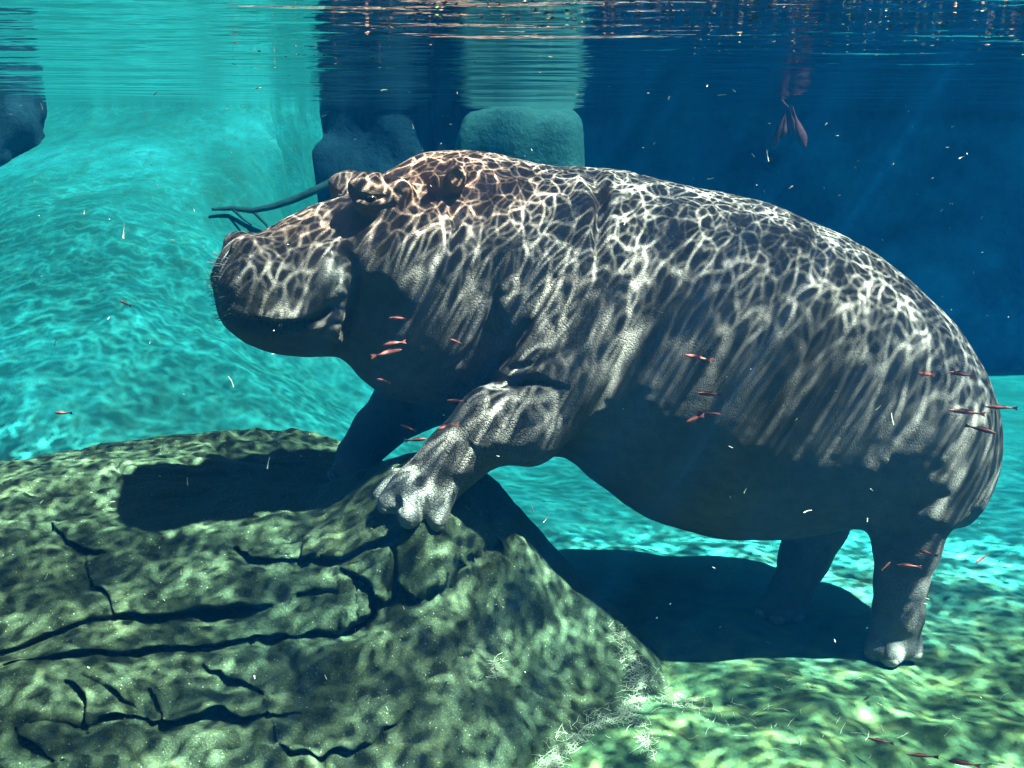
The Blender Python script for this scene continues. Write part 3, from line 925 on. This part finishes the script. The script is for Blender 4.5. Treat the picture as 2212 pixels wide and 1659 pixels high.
rock_lump('rock_ledge', ((x0 + x1) / 2, 4.5, top_z - 1.2), ((x1 - x0) / 2, .55, 1.2), M_BLOCK, 131, 'lit teal rock ledge with a flat top just under the water surface', 9.0, .10)
x0, x1 = span(-260, 66, 3.5)  # dark lump added where the bank end has only a dark gap
rock_lump('rock_outcrop', ((x0 + x1) / 2, 3.6, 2.22), ((x1 - x0) / 2, .45, .46), M_OUT, 119, 'dark lump put in for the dark gap at the far end of the pale bank', 2.4, .12)
# unseen overhang, added to keep the far right of the pool in shade
M_STONE = mat_dark_rock('dry_stone', (0.14, 0.12, 0.10), (0.3, 0.27, 0.22))
bm = bmesh.new()
bmesh.ops.create_cube(bm, size=1.0)
bmesh.ops.subdivide_edges(bm, edges=bm.edges[:], cuts=14, use_grid_fill=True)
for v in bm.verts:
    v.co = Vector((v.co.x * 11.8 + 4.6, v.co.y * 4.4 + 6.75, v.co.z * 0.7 + 3.0))
    q = np.array(v.co)
    v.co += Vector((0.25 * float(vnoise(q, .8, 5)), 0.25 * float(vnoise(q, .8, 6)), 0.10 * float(vnoise(q, .8, 7))))
me = bpy.data.meshes.new('shade_overhang'); bm.to_mesh(me); bm.free()
tag(obj('shade_overhang', me, M_STONE), 'unseen overhang added above the water to shade the far side of the pool', 'rock')

# sunken branch on the bank
def tube(name, pts, radii, sides=8):
    pts = [np.array(p, float) for p in pts]
    V, F = [], []
    for i, p in enumerate(pts):
        d = pts[min(i + 1, len(pts) - 1)] - pts[max(i - 1, 0)]
        d /= np.linalg.norm(d)
        u = np.cross(d, (0, 0.2, 1)); u /= np.linalg.norm(u); w = np.cross(d, u)
        for k in range(sides):
            a = 2 * math.pi * k / sides
            V.append(p + radii[i] * (u * math.cos(a) + w * math.sin(a)))
    for i in range(len(pts) - 1):
        for k in range(sides):
            F.append((i * sides + k, i * sides + (k + 1) % sides, (i + 1) * sides + (k + 1) % sides, (i + 1) * sides + k))
    return mesh_np(name, V, F)
def on_floor(u, v):
    d = ray(u, v)
    ts = np.linspace(3, 13, 4000)
    p = CAM + ts[:, None] * d
    h = floor_height(p[:, 0], p[:, 1])
    k = np.argmax(p[:, 2] < h)
    return p[k] if p[k, 2] < h[k] else at_z(u, v, 0.0)
M_WOOD = mat_plain('sodden_wood', (0.025, 0.07, 0.075), 0.8, 0.1)
br_px = [(458,452),(500,450),(545,455),(590,446),(630,433),(665,418),(695,404),(720,392)]
bys = np.array([on_floor(u, v)[1] for u, v in br_px])
yl = np.minimum(bys[:3].mean() + np.linspace(-.10, .12, len(bys)), bys - .06)
bp = [at_y(u, v, y) for (u, v), y in zip(br_px, yl)]
branch = empty('branch', bp[3]); tag(branch, 'dark sunken branch lying on the pale bank behind the muzzle', 'branch')
bpy.context.view_layer.update()
child('stem', tube('stem', bp, [.010, .016, .020, .022, .024, .026, .028, .030]), M_WOOD, branch)
child('twig', tube('twig', [bp[2], bp[2] + np.array([.10, -.02, -.10]), bp[2] + np.array([.13, -.04, -.19])], [.012, .009, .006], 6), M_WOOD, branch)
child('twig', tube('twig', [bp[1], bp[1] + np.array([.08, -.02, -.07]), bp[1] + np.array([.14, -.04, -.11])], [.011, .009, .006], 6), M_WOOD, branch)

# ------------------------------------------------------------------ small red fish
M_FISH = mat_plain('red_fish', (0.22, 0.06, 0.05), 0.7, 0.1, 0.25, 60)
M_FIN = mat_plain('red_fin', (0.20, 0.055, 0.045), 0.7, 0.1, 0.2, 60)
def fish_body():
    st = [(-.050,.002,.001),(-.044,.005,.003),(-.034,.0082,.0048),(-.018,.0105,.006),(0,.0100,.0058),(.018,.0075,.0042),(.034,.0042,.0022),(.042,.0034,.0014)]
    V, F = [], []
    for x, h, w_ in st:
        for k in range(10):
            a = 2 * math.pi * k / 10
            V.append((x, w_ * math.cos(a), h * math.sin(a)))
    for i in range(len(st) - 1):
        for k in range(10):
            F.append((i * 10 + k, i * 10 + (k + 1) % 10, (i + 1) * 10 + (k + 1) % 10, (i + 1) * 10 + k))
    n = len(V); V += [(-.052, 0, 0), (.043, 0, 0)]
    me = mesh_np('fish_body', V, F)
    bm = bmesh.new(); bm.from_mesh(me); bmesh.ops.holes_fill(bm, edges=bm.edges[:]); bm.to_mesh(me); bm.free()
    return me
def plate(name, outline, th=0.0007):
    bm = bmesh.new()
    a = [bm.verts.new((x, -th, z)) for x, z in outline]
    b = [bm.verts.new((x, th, z)) for x, z in outline]
    bm.faces.new(a); bm.faces.new(b[::-1])
    for i in range(len(a)):
        bm.faces.new((a[i], b[i], b[(i + 1) % len(a)], a[(i + 1) % len(a)]))
    bmesh.ops.recalc_face_normals(bm, faces=bm.faces)
    me = bpy.data.meshes.new(name); bm.to_mesh(me); bm.free(); return me
FB = fish_body()
FT = plate('tail_fin', [(.038,.003),(.062,.012),(.057,0),(.062,-.012),(.038,-.003)])
FD = plate('dorsal_fin', [(-.022,.0092),(-.012,.0155),(.016,.0115),(.020,.0062)])
FE = ellipsoid_mesh('fish_eye', (-.041, 0, .0015), (.0022, .0045, .0022), np.eye(3), 8)
for m_, mt in ((FB, M_FISH), (FT, M_FIN), (FD, M_FIN), (FE, M_EYE)): m_.materials.append(mt)
FISH = [
  ('small slim red fish swimming below the cheek of the hippo', 'red fish below the cheek', [(860,688,.8),(848,742,1.1),(985,738,.9),(838,762,1.1),(826,822,.9)], -.72),
  ('small slim red fish swimming between the throat and the forelegs', 'red fish at the forelegs', [(985,866,1.1),(965,922,1.2),(880,924,1.0),(900,950,.8)], -.80),
  ('small slim red fish swimming along the flank of the hippo', 'red fish along the flank', [(1505,772,1.2),(1530,851,1.1),(1500,905,1.2),(1535,893,1.0)], -.95),
  ('small slim red fish swimming past the rump of the hippo', 'red fish past the rump', [(2000,808,1.1),(2075,808,1.0),(2085,890,1.3),(2120,928,1.1),(2160,880,1.0)], -.70),
  ('small slim red fish swimming past the hind legs of the hippo', 'red fish at the hind legs', [(2000,1193,1.0),(1962,1222,.9),(2120,1208,1.2),(1915,1222,.8)], -.72),
  ('small slim red fish gliding just over the algae covered rubble', 'red fish over the rubble', [(1900,1600,1.0),(1990,1632,1.2),(2080,1648,1.1)], -1.15),
  ('small slim red fish near the dark foot of the pale bank', 'red fish by the bank', [(135,892,1.0),(270,655,1.0)], -.3),
]
for label, grp, spots_px, y in FISH:
    for i, (u, v, s_) in enumerate(spots_px):
        p = at_y(u, v, y - 0.06 * (i % 3))
        r = empty('fish', p)
        s_ *= random.uniform(.6, .95)
        r.scale = (s_, s_ * 0.8, s_ * random.uniform(.65, .85))
        r.rotation_euler = (0, random.uniform(-.22, .22), random.uniform(-.8, .8) + (math.pi if i % 4 == 3 else 0))
        tag(r, label, 'fish', grp)
        for nm, m_ in (('body', FB), ('tail_fin', FT), ('dorsal_fin', FD), ('eye', FE)):
            c = bpy.data.objects.new(nm, m_); COL.objects.link(c); c.parent = r

# ------------------------------------------------------------------ drifting bits and litter
M_HAY = mat_plain('hay', (0.40, 0.42, 0.30), 0.8, 0.1, 0.4)
M_STRAW = mat_plain('straw', (0.62, 0.60, 0.46), 0.6, 0.2, 0.15)
STRAWS = [(267,498,15,.1),(352,962,14,.5),(498,824,13,-.5),(182,458,4,.2),(1658,336,13,-.3),(580,1000,12,.2),(405,1040,9,.1),(1928,905,12,-.2),(1897,880,7,.8),(2078,340,7,1.2),(120,740,8,.4),(560,190,8,1.5),(830,195,7,1.5),(1560,205,9,1.5),(1245,205,8,1.5),(700,250,5,1.2),(1150,1100,9,-.2),(1745,1105,9,1.4),(1610,1060,6,.4),(995,1320,6,.9),(1180,1120,10,.7),(100,1245,8,.5),(1350,480,6,.3),(1535,385,7,1.4)]
for u, v, L, tilt in STRAWS:
    y = random.uniform(-1.6, -0.9) if v < 1150 else -1.2
    p = at_y(u, v, y)
    if p[2] < 0.2: p = at_y(u, v, -1.4)
    sc_ = np.linalg.norm(p - CAM) / FPX
    dv = np.array([math.sin(tilt), random.uniform(-.4, .4), math.cos(tilt)]) * L * sc_
    o = obj('straw_strand', strands('straw_strand', [-dv], [dv], 1.5 * sc_, 4, 0.08), M_STRAW)
    o.location = p
    tag(o, 'pale straw strand drifting in the water', 'straw', 'drifting straw strands')
# specks too many to count
rts, tps_ = [], []
for k in range(420):
    u, v = random.uniform(0, 2212), random.uniform(180, 1600)
    y = random.uniform(-2.2, 3.0)
    p = at_y(u, v, y)
    if p[2] < 0.1 or p[2] > WATER_Z - .02: continue
    q = rng.normal(0, 1, 3); q /= np.linalg.norm(q)
    L = random.uniform(.0015, .007)
    rts.append(p - q * L); tps_.append(p + q * L)
o = obj('drifting_specks', strands('drifting_specks', rts, tps_, 0.0016, 1), M_STRAW)
tag(o, 'fine pale specks drifting through the water', 'debris', kind='stuff')
# hay settled in the seam at the foot of the boulder
rts, tps_ = [], []
def litter(path, n, spread, up_=0.012):
    for k in range(n):
        i = random.randrange(len(path) - 1); t = random.random()
        u = path[i][0] * (1 - t) + path[i + 1][0] * t + random.gauss(0, spread)
        v = path[i][1] * (1 - t) + path[i + 1][1] * t + random.gauss(0, spread)
        a, b = to_rock(u, v)
        zr, zf = float(rock_base(a, b)), float(floor_height(np.array([a]), np.array([b]))[0])
        if zf > zr + 0.0:
            p = at_z(u, v, 0.03); zf = float(floor_height(p[:1], p[1:2])[0]); p[2] = zf
        else:
            p = np.array([a, b, zr + 0.02])
        p[2] += random.uniform(0, up_)
        an = random.uniform(0, math.pi); L = random.uniform(.008, .032)
        q = np.array([math.cos(an), math.sin(an), random.uniform(-.1, .35)]) * L
        rts.append(p - q); tps_.append(p + q)
litter([(1330,1370),(1345,1420),(1375,1450),(1390,1500)], 330, 9)
litter([(1390,1490),(1350,1540),(1270,1580),(1200,1640),(1180,1659)], 520, 12)
litter([(1380,1480),(1450,1500),(1530,1530)], 130, 16)
litter([(1345,1540),(1390,1600),(1400,1650)], 110, 10)
litter([(1070,1440),(1075,1470)], 40, 6)
litter([(1400,1500),(1700,1560),(2100,1560)], 90, 60)
o = obj('settled_hay', strands('settled_hay', rts, tps_, 0.0010, 2, 0.12), M_HAY)
tag(o, 'pale hay settled in the seam at the foot of the boulder', 'hay', kind='stuff')

# floating leaves seen against the surface
def leaf_bits(name, spots_, mat, label, size=(.003, .011)):
    V, F = [], []
    for p in spots_:
        a = random.uniform(0, 6.28); s_ = random.uniform(*size)
        n = len(V)
        for dx, dy, dz in ((-1, 0, 0), (0, .45, .15), (1, 0, 0), (0, -.45, -.1)):
            V.append((p[0] + s_ * (dx * math.cos(a) - dy * math.sin(a)), p[1] + s_ * (dx * math.sin(a) + dy * math.cos(a)), p[2] + dz * s_ + random.uniform(-.3, .3) * s_))
        F.append((n, n + 1, n + 2, n + 3))
    o = obj(name, mesh_np(name, V, F, False), mat)
    return tag(o, label, 'debris', kind='stuff')
M_LEAFB = mat_plain('floating_leaf_brown', (0.10, 0.05, 0.03), 0.7, 0.2, 0.5, 90)
M_LEAFG = mat_plain('floating_leaf_green', (0.06, 0.09, 0.025), 0.7, 0.2, 0.5, 90)
def surf_spots(n, u0, u1, v0, v1):
    out = []
    for k in range(n):
        p = at_z(random.uniform(u0, u1), random.uniform(v0, v1), WATER_Z - .012)
        out.append(p)
    return out
leaf_bits('floating_leaf_bits', surf_spots(240, 720, 1500, 0, 75) + surf_spots(120, 1450, 2212, 0, 110) + surf_spots(60, 500, 1200, 60, 170), M_LEAFB, 'reddish brown leaf bits floating on the water surface')
leaf_bits('floating_weed_bits', surf_spots(160, 1500, 2212, 20, 120) + surf_spots(60, 900, 1500, 0, 60), M_LEAFG, 'green weed bits floating on the water surface')

# reddish hanging spindles added in place of reflections in the glass
M_SPINDLE = mat_plain('reflection_spindle', (0.16, 0.06, 0.075), 0.8, 0.1, 0.3)
yp = 2.9
plant = empty('reflection_spindles', at_y(1690, 228, yp)); tag(plant, 'four reddish spindles put in for glass reflections, hung under the surface', 'reflection spindles')
bpy.context.view_layer.update()
for u0, v0, u1, v1, wd in ((1700,230,1668,322,.030),(1698,228,1688,300,.028),(1706,228,1712,292,.030),(1712,230,1738,318,.034)):
    a, b = at_y(u0, v0, yp), at_y(u1, v1, yp + random.uniform(-.15, .15))
    pts = [a + (b - a) * k / 9 for k in range(10)]
    prof = [.10, .12, .16, .3, .55, .75, .9, 1.0, .85, .3]
    child('root', tube('root', pts, [wd * q * random.uniform(.85, 1.15) for q in prof], 8), M_SPINDLE, plant)  # spindle shapes stand in for reflections
child('stem', tube('stem', [at_y(1688, 215, yp), at_y(1695, 225, yp), at_y(1704, 232, yp)], [.006, .008, .006], 6), M_SPINDLE, plant)

# ------------------------------------------------------------------ the water body itself
bm = bmesh.new()
bmesh.ops.create_cube(bm, size=1.0)
for v in bm.verts:
    v.co = Vector((v.co.x * 19, v.co.y * 16 + 0.4, -1.4 if v.co.z < 0 else 2.50))
hz = bpy.data.meshes.new('haze'); bm.to_mesh(hz); bm.free()
t = NT('water_haze')
t.n.remove(t.b)
pvn = t.add('ShaderNodeVolumePrincipled', {'Color': (0.001, 0.046, 0.140, 1), 'Density': 0.12, 'Anisotropy': 0.3, 'Absorption Color': (0.01, 0.62, 0.70, 1)})
t.l.new(pvn.outputs[0], t.out.inputs['Volume'])
tag(obj('haze', hz, t.mat), 'blue green water filling the pool', 'water', kind='stuff')
